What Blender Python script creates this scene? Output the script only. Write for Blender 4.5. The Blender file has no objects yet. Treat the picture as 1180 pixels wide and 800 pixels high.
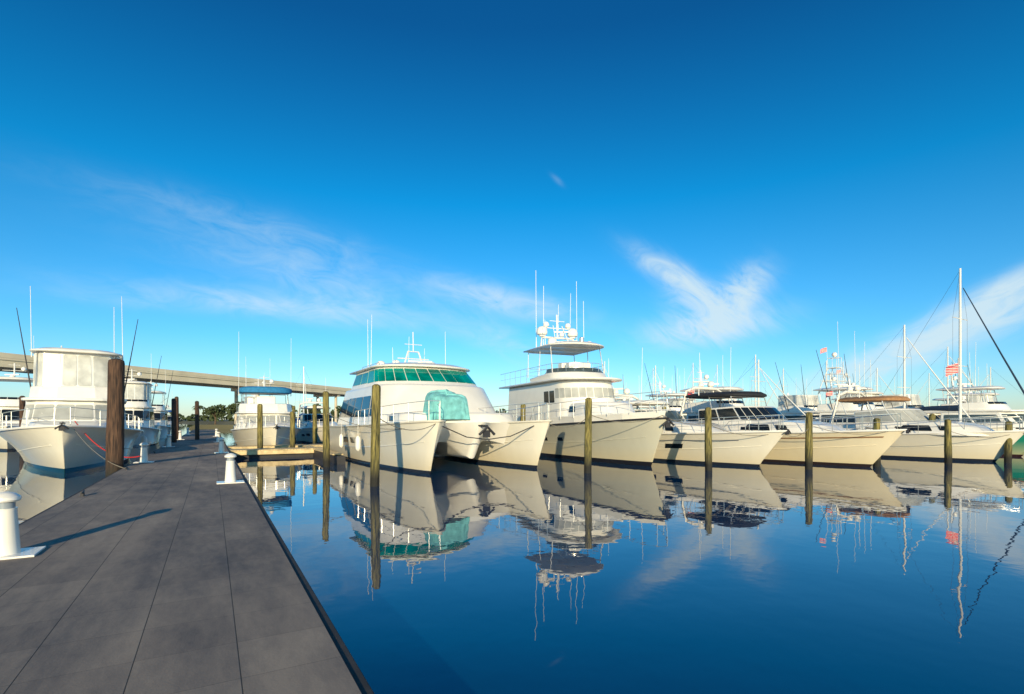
import bpy, math, random, bmesh
from mathutils import Vector, Matrix
random.seed(4)
S=bpy.context.scene
COL=S.collection
# ------------------------------------------------------------------ materials
MATS={}
def nmat(name):
    m=bpy.data.materials.new(name); m.use_nodes=True
    return m,m.node_tree,m.node_tree.nodes['Principled BSDF']
def pm(name,col,rough=.5,metal=0.0,var=.12,scale=3.0,bump=0.0,bscale=30.,coat=0.0,stretch=(1,1,1),alpha=1.0):
    if name in MATS: return MATS[name]
    m,nt,b=nmat(name)
    tc=nt.nodes.new('ShaderNodeTexCoord'); mp=nt.nodes.new('ShaderNodeMapping')
    mp.inputs['Scale'].default_value=stretch
    nt.links.new(tc.outputs['Object'],mp.inputs['Vector'])
    n=nt.nodes.new('ShaderNodeTexNoise'); n.inputs['Scale'].default_value=scale; n.inputs['Detail'].default_value=3
    nt.links.new(mp.outputs[0],n.inputs['Vector'])
    r=nt.nodes.new('ShaderNodeValToRGB')
    r.color_ramp.elements[0].position=.3; r.color_ramp.elements[1].position=.7
    r.color_ramp.elements[0].color=(*[max(0,c*(1-var)) for c in col],1)
    r.color_ramp.elements[1].color=(*[min(1,c*(1+var*.6)) for c in col],1)
    nt.links.new(n.outputs['Fac'],r.inputs['Fac']); nt.links.new(r.outputs[0],b.inputs['Base Color'])
    b.inputs['Roughness'].default_value=rough; b.inputs['Metallic'].default_value=metal
    b.inputs['Coat Weight'].default_value=coat
    b.inputs['Alpha'].default_value=alpha
    if bump>0:
        n2=nt.nodes.new('ShaderNodeTexNoise'); n2.inputs['Scale'].default_value=bscale; n2.inputs['Detail'].default_value=3
        nt.links.new(mp.outputs[0],n2.inputs['Vector'])
        bp=nt.nodes.new('ShaderNodeBump'); bp.inputs['Strength'].default_value=bump; bp.inputs['Distance'].default_value=.02
        nt.links.new(n2.outputs['Fac'],bp.inputs['Height']); nt.links.new(bp.outputs[0],b.inputs['Normal'])
    MATS[name]=m
    return m
def hull_mat(name,col,boot=(.02,.025,.04),bz=.13,stripe=None):
    m,nt,b=nmat(name); L=nt.links
    tc=nt.nodes.new('ShaderNodeTexCoord'); sp=nt.nodes.new('ShaderNodeSeparateXYZ')
    L.new(tc.outputs['Object'],sp.inputs[0])
    n=nt.nodes.new('ShaderNodeTexNoise'); n.inputs['Scale'].default_value=1.6; n.inputs['Detail'].default_value=5
    mp=nt.nodes.new('ShaderNodeMapping'); mp.inputs['Scale'].default_value=(1.5,1.5,.5)
    L.new(tc.outputs['Object'],mp.inputs[0]); L.new(mp.outputs[0],n.inputs['Vector'])
    mx=nt.nodes.new('ShaderNodeMix'); mx.data_type='RGBA'
    mx.inputs[6].default_value=(*[c*.88 for c in col],1); mx.inputs[7].default_value=(*col,1)
    L.new(n.outputs['Fac'],mx.inputs[0])
    st=nt.nodes.new('ShaderNodeMapRange'); st.inputs[1].default_value=.1; st.inputs[2].default_value=.9
    st.inputs[3].default_value=.6; st.inputs[4].default_value=0
    L.new(sp.outputs['Z'],st.inputs[0])
    m2=nt.nodes.new('ShaderNodeMix'); m2.data_type='RGBA'; m2.inputs[7].default_value=(.64,.52,.29,1)
    L.new(st.outputs[0],m2.inputs[0]); L.new(mx.outputs[2],m2.inputs[6])
    last=m2.outputs[2]
    lt=nt.nodes.new('ShaderNodeMath'); lt.operation='LESS_THAN'; lt.inputs[1].default_value=bz
    L.new(sp.outputs['Z'],lt.inputs[0])
    m3=nt.nodes.new('ShaderNodeMix'); m3.data_type='RGBA'; m3.inputs[7].default_value=(*boot,1)
    L.new(lt.outputs[0],m3.inputs[0]); L.new(last,m3.inputs[6])
    L.new(m3.outputs[2],b.inputs['Base Color'])
    b.inputs['Roughness'].default_value=.22; b.inputs['Coat Weight'].default_value=.3
    MATS[name]=m; return m
WHITE=pm('white_gelcoat',(.88,.85,.77),.3,0,.06,1.2,coat=.3)
CREAM=pm('cream_gelcoat',(.83,.77,.62),.35,0,.1,1.2,coat=.2)
DECKM=pm('deck_nonskid',(.7,.67,.6),.7,0,.12,2,bump=.2)
GLASS=pm('dark_window_glass',(.012,.018,.024),.06,0,.2,2)
GLASS2=pm('grey_window_glass',(.07,.10,.11),.08,0,.4,2)
COVER=pm('windscreen_cover',(.42,.43,.40),.7,0,.2,2)
GREEN=pm('green_tinted_glass',(.0,.26,.20),.06,0,.6,.9)
TURQ=pm('turquoise_canvas',(.20,.56,.56),.85,0,.3,4,bump=.5,bscale=8)
STEEL=pm('stainless_steel',(.72,.70,.65),.25,.7,.1,5)
ALU=pm('white_aluminium',(.84,.81,.74),.35,.1,.08,4)
DARK=pm('dark_rubber',(.03,.03,.035),.6,0,.2,5)
GREYP=pm('grey_paint',(.28,.29,.3),.5,0,.15,4)
BLUEC=pm('blue_canvas',(.01,.11,.40),.8,0,.2,6,bump=.2)
TEALC=pm('light_blue_canvas',(.02,.20,.42),.8,0,.2,6,bump=.2)
BLACKC=pm('black_canvas',(.015,.017,.022),.8,0,.2,6,bump=.2)
TANC=pm('tan_canvas',(.38,.2,.09),.8,0,.2,6,bump=.2)
VINYL=pm('clear_vinyl_panel',(.62,.62,.56),.2,0,.35,1.4)
ROPE=pm('mooring_rope',(.25,.22,.17),.9,0,.3,20)
RED=pm('red_cable',(.6,.03,.02),.5,0,.1,8)
WOODL=pm('weathered_planks',(.72,.56,.30),.8,0,.35,3,bump=.4,stretch=(1,8,1))
TEAK=pm('teak',(.3,.16,.07),.6,0,.25,4,stretch=(1,8,1))
CONC=pm('bridge_concrete',(.9,.77,.53),.85,0,.12,.25,bump=.3,bscale=3)
CONCD=pm('pier_concrete',(.6,.52,.39),.85,0,.2,.3)
FOL=pm('foliage',(.06,.085,.03),.8,0,.6,1.5)
BARK=pm('bark',(.12,.08,.05),.9,0,.3,5)
SAILC=pm('navy_sail_cover',(.01,.03,.07),.8,0,.2,5)
H_W=hull_mat('white_hull_paint',(.89,.84,.70))
H_C=hull_mat('cream_hull_paint',(.87,.77,.55),(.03,.02,.02))
H_G=hull_mat('greenish_grey_hull_paint',(.64,.62,.49),(.015,.015,.02),.2)
H_T=hull_mat('white_hull_teal_bottom',(.89,.84,.69),(.01,.05,.07),.2)
H_B=hull_mat('green_hull_paint',(.02,.26,.18),(.04,.02,.02))
H_N=hull_mat('navy_hull_paint',(.02,.05,.16),(.1,.02,.02))
def piling_mat(name,c0,c1):
    m,nt,b=nmat(name); L=nt.links
    tc=nt.nodes.new('ShaderNodeTexCoord'); sp=nt.nodes.new('ShaderNodeSeparateXYZ'); L.new(tc.outputs['Object'],sp.inputs[0])
    mp=nt.nodes.new('ShaderNodeMapping'); mp.inputs['Scale'].default_value=(9,9,1.0); L.new(tc.outputs['Object'],mp.inputs[0])
    n=nt.nodes.new('ShaderNodeTexNoise'); n.inputs['Scale'].default_value=2.2; n.inputs['Detail'].default_value=6; L.new(mp.outputs[0],n.inputs['Vector'])
    r=nt.nodes.new('ShaderNodeValToRGB'); r.color_ramp.elements[0].position=.35; r.color_ramp.elements[1].position=.68
    r.color_ramp.elements[0].color=(*c0,1); r.color_ramp.elements[1].color=(*c1,1); L.new(n.outputs['Fac'],r.inputs[0])
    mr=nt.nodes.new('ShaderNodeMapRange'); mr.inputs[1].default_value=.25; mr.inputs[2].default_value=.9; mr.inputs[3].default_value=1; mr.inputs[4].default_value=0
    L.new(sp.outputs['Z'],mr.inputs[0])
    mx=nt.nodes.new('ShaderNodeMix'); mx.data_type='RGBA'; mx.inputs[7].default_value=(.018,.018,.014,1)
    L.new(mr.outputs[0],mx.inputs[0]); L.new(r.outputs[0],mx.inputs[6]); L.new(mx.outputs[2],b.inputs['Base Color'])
    b.inputs['Roughness'].default_value=.85
    bp=nt.nodes.new('ShaderNodeBump'); bp.inputs['Strength'].default_value=.8; bp.inputs['Distance'].default_value=.03
    L.new(n.outputs['Fac'],bp.inputs['Height']); L.new(bp.outputs[0],b.inputs['Normal'])
    return m
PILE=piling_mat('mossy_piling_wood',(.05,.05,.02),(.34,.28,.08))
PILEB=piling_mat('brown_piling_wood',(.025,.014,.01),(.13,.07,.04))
# ------------------------------------------------------------------ geometry helpers
def merge(gs):
    V=[];F=[]
    for v,f in gs:
        o=len(V); V+=list(v); F+=[tuple(i+o for i in ff) for ff in f]
    return V,F
def mk(name,geo,mat,parent=None,smooth=False,bevel=0,recalc=True,label=None):
    V,F=geo
    me=bpy.data.meshes.new(name); me.from_pydata([tuple(v) for v in V],[],F)
    if recalc:
        bm=bmesh.new(); bm.from_mesh(me); bmesh.ops.recalc_face_normals(bm,faces=bm.faces); bm.to_mesh(me); bm.free()
    me.materials.append(mat)
    if smooth:
        for p in me.polygons: p.use_smooth=True
    o=bpy.data.objects.new(name,me); COL.objects.link(o)
    if parent is not None: o.parent=parent
    if bevel>0:
        b=o.modifiers.new('bevel','BEVEL'); b.width=bevel; b.segments=3 if bevel>.1 else 2; b.limit_method='ANGLE'; b.angle_limit=math.radians(34)
    if smooth:
        try: me.set_sharp_from_angle(angle=math.radians(38 if bevel==0 else 60))
        except Exception: pass
    if label: o['label']=label
    return o
def empty(name,loc,rz,label,cat,group=None):
    e=bpy.data.objects.new(name,None); e.empty_display_size=.5
    e.location=loc; e.rotation_euler=(0,0,rz); COL.objects.link(e)
    tag(e,label,cat,group); return e
def tag(o,label,cat,group=None):
    o['label']=label; o['category']=cat
    if group: o['group']=group
def box(cx,cy,cz,sx,sy,sz):
    x,y,z=sx/2,sy/2,sz/2
    V=[(cx+i*x,cy+j*y,cz+k*z) for k in(-1,1) for j in(-1,1) for i in(-1,1)]
    return V,[(0,2,3,1),(4,5,7,6),(0,1,5,4),(2,6,7,3),(0,4,6,2),(1,3,7,5)]
def tube(pts,r,n=6):
    pts=[Vector(p) for p in pts]; V=[];F=[]; m=len(pts)
    rs=[r]*m if not isinstance(r,(tuple,list)) else [r[0]+(r[1]-r[0])*i/(m-1) for i in range(m)]
    for i,p in enumerate(pts):
        d=(pts[min(i+1,m-1)]-pts[max(i-1,0)]).normalized()
        up=Vector((0,0,1)) if abs(d.z)<.95 else Vector((1,0,0))
        u=d.cross(up).normalized(); w=u.cross(d)
        for k in range(n):
            a=2*math.pi*k/n; V.append(p+(u*math.cos(a)+w*math.sin(a))*rs[i])
    for i in range(m-1):
        for k in range(n):
            a=i*n+k; b=i*n+(k+1)%n; F.append((a,b,b+n,a+n))
    F.append(tuple(range(n))); F.append(tuple(range((m-1)*n,m*n)))
    return V,F
def lathe(prof,n=16,c=(0,0,0)):
    V=[];F=[];m=len(prof)
    for r,z in prof:
        for k in range(n):
            a=2*math.pi*k/n; V.append((c[0]+r*math.cos(a),c[1]+r*math.sin(a),c[2]+z))
    for i in range(m-1):
        for k in range(n):
            a=i*n+k;b=i*n+(k+1)%n;F.append((a,b,b+n,a+n))
    F.append(tuple(range(n)));F.append(tuple(range((m-1)*n,m*n)))
    return V,F
def full(half): return list(half)+[(x,-y) for x,y in reversed(half)]
def rnd(xb,xs,xf,w,wf,n=5,p=1.0):
    r=[(xb,w)]
    for i in range(n+1):
        a=math.pi/2*.92*i/n
        s_=math.sin(a)/math.sin(math.pi/2*.92); c_=(math.cos(a)-math.cos(math.pi/2*.92))/(1-math.cos(math.pi/2*.92))
        r.append((xs+(xf-xs)*s_,wf+(w-wf)*c_**p))
    return r
def panel_geo(P,u0,u1,v0,v1,out,th=.02,cut=.06):
    def p(u,v): return (P[0]*(1-u)+P[1]*u)*(1-v)+(P[3]*(1-u)+P[2]*u)*v
    n=(P[1]-P[0]).cross(P[3]-P[0]).normalized()
    mid=p(.5,.5)
    if n.dot(mid-out)<0: n=-n
    w=max(.01,(p(u1,.5)-p(u0,.5)).length); h=max(.01,(p(.5,v1)-p(.5,v0)).length)
    cu=min(.3,cut/w)*(u1-u0); cv=min(.3,cut/h)*(v1-v0)
    q=[(u0+cu,v0),(u1-cu,v0),(u1,v0+cv),(u1,v1-cv),(u1-cu,v1),(u0+cu,v1),(u0,v1-cv),(u0,v0+cv)]
    a=[p(*c)+n*th for c in q]; b=[p(*c)-n*.03 for c in q]
    F=[tuple(range(8))]+[(i,(i+1)%8,8+(i+1)%8,8+i) for i in range(8)]
    return a+b,F
def house(parent,name,hb,ht,z0,z1,mat,wins=(),glass=None,bevel=.05,wname='window',th=.02,smooth=False):
    n=len(hb); fb=full(hb); ft=full(ht)
    z0=[z0]*n if not isinstance(z0,(list,tuple)) else list(z0); z1=[z1]*n if not isinstance(z1,(list,tuple)) else list(z1)
    zb=z0+z0[::-1]; zt=z1+z1[::-1]
    B=[Vector((p[0],p[1],z)) for p,z in zip(fb,zb)]; T=[Vector((p[0],p[1],z)) for p,z in zip(ft,zt)]
    N=2*n
    V=B+T; F=[(i,(i+1)%N,N+(i+1)%N,N+i) for i in range(N)]+[tuple(range(N,2*N)),tuple(range(N))]
    o=mk(name,(V,F),mat,parent,bevel=bevel,smooth=smooth)
    cen=sum(V,Vector())/len(V)
    for w in wins:
        e,u0,u1,v0,v1=w[:5]; g=w[5] if len(w)>5 else (glass or GLASS)
        if e=='F': es=[(n-1,u0,u1)]
        elif e=='B': es=[(N-1,u0,u1)]
        else: es=[(e,u0,u1),(N-2-e,1-u1,1-u0)]
        for ei,a,b in es:
            j=(ei+1)%N
            P=[B[ei],B[j],T[j],T[ei]]
            mk(wname,panel_geo(P,a,b,v0,v1,cen,th,.03 if smooth else .06),g,o)
    return o
def slab(parent,name,half,z,th,mat,crown=.06,over=0.0,bevel=.04,smooth=False):
    f=full(half); N=len(f)
    cx=sum(p[0] for p in f)/N
    V=[(x,y,z) for x,y in f]+[(x,y,z+th) for x,y in f]+[(cx+(x-cx)*.8,y*.75,z+th+crown) for x,y in f]
    F=[tuple(range(N))]+[(i,(i+1)%N,N+(i+1)%N,N+i) for i in range(N)]+[(N+i,N+(i+1)%N,2*N+(i+1)%N,2*N+i) for i in range(N)]+[tuple(range(2*N,3*N))]
    return mk(name,(V,F),mat,parent,bevel=bevel,smooth=smooth)
class Hull: pass
def hull(parent,L,B,Fb,Fs,rake,mat,yoff=0,tf=.42,pd=2.3,pw=1.6,e=1.7,wlw=.84,name='hull',rubmat=None,deck=True,NT=30,NS=8,q=1.0,qw=1.0,spray=True):
    H=Hull(); H.L=L; H.B=B
    def pt(t,s,side):
        zb=-.45; zs=Fs+(Fb-Fs)*max(0,t)**1.9
        z=zb+(zs-zb)*s
        x=-L/2+t*(L-rake*(1-(z/zs)))
        u=min(1,max(0,(t-tf)/(1-tf))); fd=((1-u**pd)**q)*(.92+.08*min(1,t/.3))
        u2=min(1,max(0,(t-tf*.6)/(1-tf*.6))); fw=wlw*((1-u2**pw)**qw)*(.95+.05*min(1,t/.3))
        k=s**e if t>.3 else s**(e*(t/.3)+1*(1-t/.3))
        y=B/2*(fw*(1-k)+fd*k)+.012
        if s<.12: y*=.9
        return Vector((x,yoff+side*y,z))
    H.pt=pt; H.sheer=lambda t,side:pt(t,1,side)
    V=[];F=[]
    W=2*(NS+1)+1
    ts=[1-(1-i/NT)**1.35 for i in range(NT+1)]
    for t in ts:
        for s in range(NS,-1,-1): V.append(pt(t,s/NS,1))
        k0=pt(t,0,1); V.append(Vector((k0.x,yoff,-.75)))
        for s in range(0,NS+1): V.append(pt(t,s/NS,-1))
    for i in range(NT):
        for j in range(W-1):
            a=i*W+j; F.append((a,a+1,a+W+1,a+W))
    F.append(tuple(range(W))); F.append(tuple(range(NT*W,NT*W+W)))
    o=mk(name,(V,F),mat,parent,smooth=True); H.o=o
    if deck:
        V=[];F=[]
        for i,t in enumerate(ts):
            a=H.sheer(t,1);b=H.sheer(t,-1)
            for k in range(5):
                f=k/4; p=a*(1-f)+b*f; p.z+= -.05+.06*(1-(2*f-1)**2)*min(1,abs(a.y-b.y)); V.append(p)
        for i in range(NT):
            for k in range(4):
                a=i*5+k; F.append((a,a+1,a+6,a+5))
        mk('deck',(V,F),DECKM,parent)
    pa=[H.sheer(t,1)+Vector((0,.015,-.02)) for t in ts]+[H.sheer(t,-1)+Vector((0,-.015,-.02)) for t in reversed(ts)]
    mk('rub_rail',tube(pa,.045,6),rubmat or WHITE,o,smooth=True)
    if spray:
        for sd in(1,-1): mk('spray_rail',tube([pt(.25+.72*i/14,.52+.16*(i/14)**2,sd) for i in range(15)],.022,5),mat,o,smooth=True)
    return H
def hull_patch(H,name,t0,t1,s0,s1,mat,side,off=.02,n=8):
    V=[];F=[]
    for i in range(n+1):
        t=t0+(t1-t0)*i/n
        for s in (s0,(s0+s1)/2,s1):
            p=H.pt(t,s,side)
            q=H.pt(min(1,t+.01),s,side)-H.pt(t-.01,s,side); r=H.pt(t,min(1,s+.03),side)-H.pt(t,s-.03,side)
            nn=q.cross(r).normalized()
            if nn.y*side<0: nn=-nn
            V.append(p+nn*off)
    for i in range(n):
        for j in range(2):
            a=i*3+j; F.append((a,a+1,a+4,a+3))
    mk(name,(V,F),mat,H.o)
def rail(parent,H,t0,t1,h=.7,inset=.1,n=14,name='bow_rail',mid=True,r=.016,dz=0):
    g=[];tops=[]
    for sd in (1,-1):
        tp=[];md=[]
        for i in range(n+1):
            t=t0+(t1-t0)*i/n
            p=H.sheer(t,sd)
            cy=0 if not hasattr(H,'cy') else H.cy
            d=(p.y-cy); d2=d-math.copysign(min(abs(d),inset),d); p=Vector((p.x-.05,cy+d2,p.z+dz))
            rise=h*(1 if i>0 else .1)*(1+.12*(i/n))
            if i%2==0 and i>0: g.append(tube([p,p+Vector((0,0,rise))],r*.9,5))
            tp.append(p+Vector((0,0,rise))); md.append(p+Vector((0,0,rise*.5)))
        tops.append((tp,md))
        if mid: g.append(tube(md[1:],r*.6,5))
    g.append(tube(tops[0][0]+tops[1][0][::-1],r,5))
    return mk(name,merge(g),STEEL,parent,smooth=True)
def outline_rail(parent,half,z,h,name='flybridge_rail',step=1,r=.016,back=False):
    f=full(half); g=[]
    g.append(tube([(x,y,z+h) for x,y in f],r,5)); g.append(tube([(x,y,z+h*.5) for x,y in f],r*.6,5))
    for i in range(len(f)-1):
        (x0,y0),(x1,y1)=f[i],f[i+1]; m=max(1,int(math.hypot(x1-x0,y1-y0)/.9))
        for k in range(m): g.append(tube([(x0+(x1-x0)*k/m,y0+(y1-y0)*k/m,z),(x0+(x1-x0)*k/m,y0+(y1-y0)*k/m,z+h)],r*.8,4))
    return mk(name,merge(g),STEEL,parent,smooth=True)
def antenna(parent,x,y,z,h,lean=(0,0),r=.018,mat=None):
    lean=(lean[0]+random.uniform(-.02,.02)*h,lean[1]+random.uniform(-.02,.02)*h)
    return mk('antenna',tube([(x,y,z),(x+lean[0]*.12,y+lean[1]*.12,z+h*.12),(x+lean[0]*.13,y+lean[1]*.13,z+h*.13),(x+lean[0],y+lean[1],z+h)],(r*1.6,r*.6),6),mat or WHITE,parent,smooth=True)
def dome(parent,x,y,z,r=.25):
    return mk('radar_dome',lathe([(r*.5,-.02),(r*.55,r*.15),(r*.95,r*.35),(r,r*.8),(r*.9,r*1.3),(r*.6,r*1.65),(r*.2,r*1.8),(.004,r*1.82)],14,(x,y,z)),WHITE,parent,smooth=True)
def scanner(parent,x,y,z,w=1.2,rot=.5):
    c,s=math.cos(rot),math.sin(rot)
    v,f=box(0,0,z+.3,w,.1,.09); v=[(x+a*c-b*s,y+a*s+b*c,d) for a,b,d in v]
    return mk('radar_scanner',merge([(v,f),lathe([(.16,0),(.16,.16),(.07,.27)],10,(x,y,z))]),WHITE,parent,bevel=.02)
def anchor(parent,x,y,z,s=1.0):
    g=[tube([(x-.5*s,y,z+.05),(x+.12*s,y,z-.02)],.03*s,6),tube([(x+.1*s,y-.22*s,z-.22*s),(x+.14*s,y,z-.04),(x+.1*s,y+.22*s,z-.22*s)],(.035*s,.035*s),6),box(x+.08*s,y,z-.2*s,.05,.2*s,.18*s),box(x-.25*s,y,z+.02,.5*s,.16*s,.05)]
    return mk('anchor',merge(g),DARK,parent)
def fender(parent,x,y,ztop,zb,mat=None):
    g=merge([lathe([(.03,-.02),(.11,.06),(.12,.15),(.12,.5),(.1,.6),(.03,.68)],10,(x,y,zb)),tube([(x,y,zb+.66),(x,y,ztop)],.01,4)])
    return mk('fender',g,mat or WHITE,parent,smooth=True)
FLAGM=[None]
def flag(parent,x,y,z,w=.55,h=.34):
    if FLAGM[0] is None:
        m,nt,b=nmat('striped_flag_cloth')
        tc=nt.nodes.new('ShaderNodeTexCoord'); wv=nt.nodes.new('ShaderNodeTexWave'); wv.bands_direction='Z'; wv.inputs['Scale'].default_value=3.2
        nt.links.new(tc.outputs['Object'],wv.inputs['Vector']); r=nt.nodes.new('ShaderNodeValToRGB'); r.color_ramp.interpolation='CONSTANT'
        r.color_ramp.elements[0].color=(.8,.015,.02,1); r.color_ramp.elements[1].color=(.85,.8,.75,1); r.color_ramp.elements[1].position=.75
        nt.links.new(wv.outputs[0],r.inputs[0]); nt.links.new(r.outputs[0],b.inputs['Base Color']); FLAGM[0]=m
    V=[];F=[]
    for i in range(9):
        for j in range(6): V.append((x-w*.5*i/8+.03*math.sin(i*.9),y-w*.85*i/8,z-h*j/5-.35*w*(i/8)**1.3))
    for i in range(8):
        for j in range(5):
            a=i*6+j; F.append((a,a+1,a+7,a+6))
    mk('flag',(V,F),FLAGM[0],parent)
A30=math.radians(30)
def D(a,b,z=0): return Vector((a*.8660254-b*.5,a*.5+b*.8660254,z))
HEAD=math.radians(-60)   # boats moored parallel to the dock, bows towards the viewer
# ------------------------------------------------------------------ boats
def flybridge_boat(kind,label,cat,loc,rz,L,B,Fb,Fs,rake,hm,xf,ch=1.9,fly='open',top=None,topmat=None,ants=((-1.5,1.2,4),(-1.5,-1.2,4)),mast=True,tower=False,detail=True,group=None,clen=None,outrig=False,glassF=None,rubm=None,hk={},fh=2.0,encl=None,enclp=None,ww=.78,facet=False,tth=None):
    R=empty(kind,loc,rz,label,cat,group)
    H=hull(R,L,B,Fb,Fs,rake,hm,rubmat=rubm,spray=detail,**hk)
    def dz(x):
        t=(x+L/2)/L; return Fs+(Fb-Fs)*max(0,min(1,t))**1.9
    clen=clen or L*.42
    xb=xf-clen; w=B/2*ww
    z0=dz(xb)-.08; z1=z0+.08+ch
    rounded=detail and not facet
    if rounded:
        hb=rnd(xb,xf-1.5,xf,w,w*.2,5); ht=rnd(xb,xf-2.5,xf-1.3,w*.92,w*.18,5)
        wins=[(0,.06,.34,.48,.86),(0,.37,.64,.48,.86),(0,.67,.95,.48,.86)]+[(k,.06,.94,.48,.86) for k in (1,2,3,4,5)]+[('F',.05,.95,.48,.86)]
    else:
        hb=[(xb,w),(xf-1.7,w),(xf-.55,w*.78),(xf,w*.38)]
        ht=[(xb,w*.93),(xf-2.5,w*.9),(xf-1.75,w*.7),(xf-1.35,w*.34)]
        wins=[(0,.06,.48,.48,.86),(0,.52,.95,.48,.86),(1,.08,.95,.46,.88),(2,.04,.96,.46,.88),('F',.03,.49,.46,.88),('F',.51,.97,.46,.88)] if detail else [(0,.06,.95,.48,.86),(1,.08,.95,.46,.88),(2,.04,.96,.46,.88),('F',.03,.97,.46,.88)]
    cab=house(R,'cabin',hb,ht,z0,z1,WHITE,wins,glassF or GLASS,smooth=rounded)
    fx=xf+L*.17
    house(R,'trunk_cabin',rnd(xf-1.2,xf+.4,fx,w*.8,w*.15,4),rnd(xf-1.2,xf+.2,fx-.6,w*.7,w*.12,4),dz(xf)-.1,[dz(xf)+.5]*2+[dz(xf)+.42]*2+[dz(xf)+.3]*2,WHITE,[(0,.3,.8,.4,.8)] if detail else [],bevel=.08,smooth=True)
    fo=rnd(xb-1.2,xf-2.2,xf-1.0,w*.98,w*.2,4)
    slab(R,'flybridge_deck',fo,z1-.01,.13,WHITE,crown=.01)
    z2=z1+.12
    fx1=xf-2.3; fb=fx1-clen*.62
    if fly:
        if facet:
            house(R,'flybridge_coaming',[(fb,w*.9),(fx1-1.0,w*.9),(fx1-.2,w*.7),(fx1+.1,w*.36)],[(fb,w*.88),(fx1-1.2,w*.88),(fx1-.45,w*.68),(fx1-.2,w*.34)],z2-.01,[z2+.5]+[z2+.62]*3,WHITE,[],bevel=.05)
        else:
            house(R,'flybridge_coaming',rnd(fb,fx1-1.0,fx1+.15,w*.86,w*.2,4),rnd(fb,fx1-1.2,fx1-.25,w*.84,w*.18,4),z2-.01,[z2+.5]+[z2+.62]*5,WHITE,[] if encl else [(k,.03,.97,.72,.98,GLASS) for k in (2,3,4)]+[('F',.03,.97,.72,.98,GLASS)],smooth=True)
    zt=z2+fh
    if fly=='enclosed':
        tr=[(fb+.1,w*.84),(fx1-1.3,w*.84),(fx1-.6,w*.64),(fx1-.4,w*.3)]
        tt=[(fb+.1,w*.82),(fx1-1.4,w*.82),(fx1-.8,w*.63),(fx1-.65,w*.28)]
        vp=enclp or VINYL
        house(R,'flybridge_enclosure',tr,tt,z2+.55,zt,encl or ALU,[(0,.04,.46,.06,.94,vp),(0,.52,.96,.06,.94,vp),(1,.06,.94,.06,.94,vp),(2,.06,.94,.06,.94,vp),('F',.04,.48,.06,.94,vp),('F',.52,.96,.06,.94,vp)],bevel=.02)
    if top:
        tm=topmat or WHITE
        to=rnd(fb-.3,fx1-1.1,fx1-.25,w*.9,w*.4 if facet else w*.25,4)
        slab(R,'hardtop' if tm in (WHITE,CREAM) else 'bimini_top',to,zt,tth or (.08 if tm in(WHITE,CREAM) else .16),tm,crown=.12,smooth=True)
        for (xa,xc,ya) in ((fb+.3,fb+.1,w*.8),(fb+clen*.28,fb+clen*.3,w*.8),(fx1-.9,fx1-1.1,w*.78)):
            mk('hardtop_frame',tube([(xa,ya,z2+.4),(xc,ya*.97,zt-.05),(xc,0,zt-.03),(xc,-ya*.97,zt-.05),(xa,-ya,z2+.4)],.028,6),STEEL,R,smooth=True)
        zm=zt+.15
    else: zm=z2+.6
    xm=fb+.6
    if detail: outline_rail(R,[(xb-1.1,w*.93),(fb-.1,w*.93)],z1+.12,.7,'boat_deck_rail')
    if fly=='open' and facet:
        mk('helm_console',merge([box(fx1-1.2,0,z2+.7,.5,1.3,1.0),box(fx1-2.0,.45,z2+.6,.5,.5,1.1),box(fx1-2.0,-.45,z2+.6,.5,.5,1.1)]),WHITE,R,bevel=.06)
    if mast:
        g=[tube([(xm-.2,0,zm-.05),(xm-.35,0,zm+1.3)],(.07,.04),7),tube([(xm-.28,-.7,zm+.7),(xm-.28,.7,zm+.7)],.025,5),tube([(xm-.33,-.35,zm+1.15),(xm-.33,.35,zm+1.15)],.02,5)]
        if not top:
            g.append(tube([(xm+.2,-w*.75,z1+.1),(xm-.1,-w*.6,zm+.8),(xm-.1,w*.6,zm+.8),(xm+.2,w*.75,z1+.1)],.06,7))
        mk('mast',merge(g),ALU,R,smooth=True)
        dome(R,xm-.28,.55,zm+.72,.17); 
        scanner(R,xm+.5,-.1,zm+.02,1.1,.9)
    for (ax,ay,ah) in ants:
        antenna(R,xm+ax+1.2,ay*w*.6,zm-.35,ah)
    if outrig:
        for sd in(1,-1):
            mk('outrigger',merge([tube([(xm+.6,sd*w*.9,z1+.2),(xm-.3,sd*(w+.5),z1+4.9)],(.035,.015),6),tube([(xm+.2,sd*(w*.97),z1+1.6),(xm+.2,sd*w*.6,z1+1.0)],.015,5)]),DARK,R,smooth=True)
    if tower:
        g=[];zz=zm+1.7
        for sx in(-1,1):
            for sd in(1,-1):
                g.append(tube([(xm+sx*1.0,sd*w*.75,z1+.1),(xm+sx*.7,sd*w*.5,zm),(xm+sx*.32,sd*.35,zz)],.03,6))
        for q in (.35,.7):
            z=zm+1.7*q; w_=w*.5*(1-q)+.35*q; xx=.7*(1-q)+.32*q
            g.append(tube([(xm-xx,w_,z),(xm+xx,w_,z),(xm+xx,-w_,z),(xm-xx,-w_,z),(xm-xx,w_,z)],.022,5))
        g.append(tube([(xm-.36,.38,zz+.8),(xm+.36,.38,zz+.8),(xm+.36,-.38,zz+.8),(xm-.36,-.38,zz+.8),(xm-.36,.38,zz+.8)],.024,5))
        for sx in(-1,1):
            for sd in(1,-1): g.append(tube([(xm+sx*.32,sd*.35,zz),(xm+sx*.36,sd*.38,zz+.8)],.018,5))
        T=mk('tuna_tower',merge(g),ALU,R,smooth=True)
        mk('tower_platform',box(xm,0,zz,.8,.8,.05),WHITE,T)
        dome(R,xm,0,zz+.9,.2)
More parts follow.
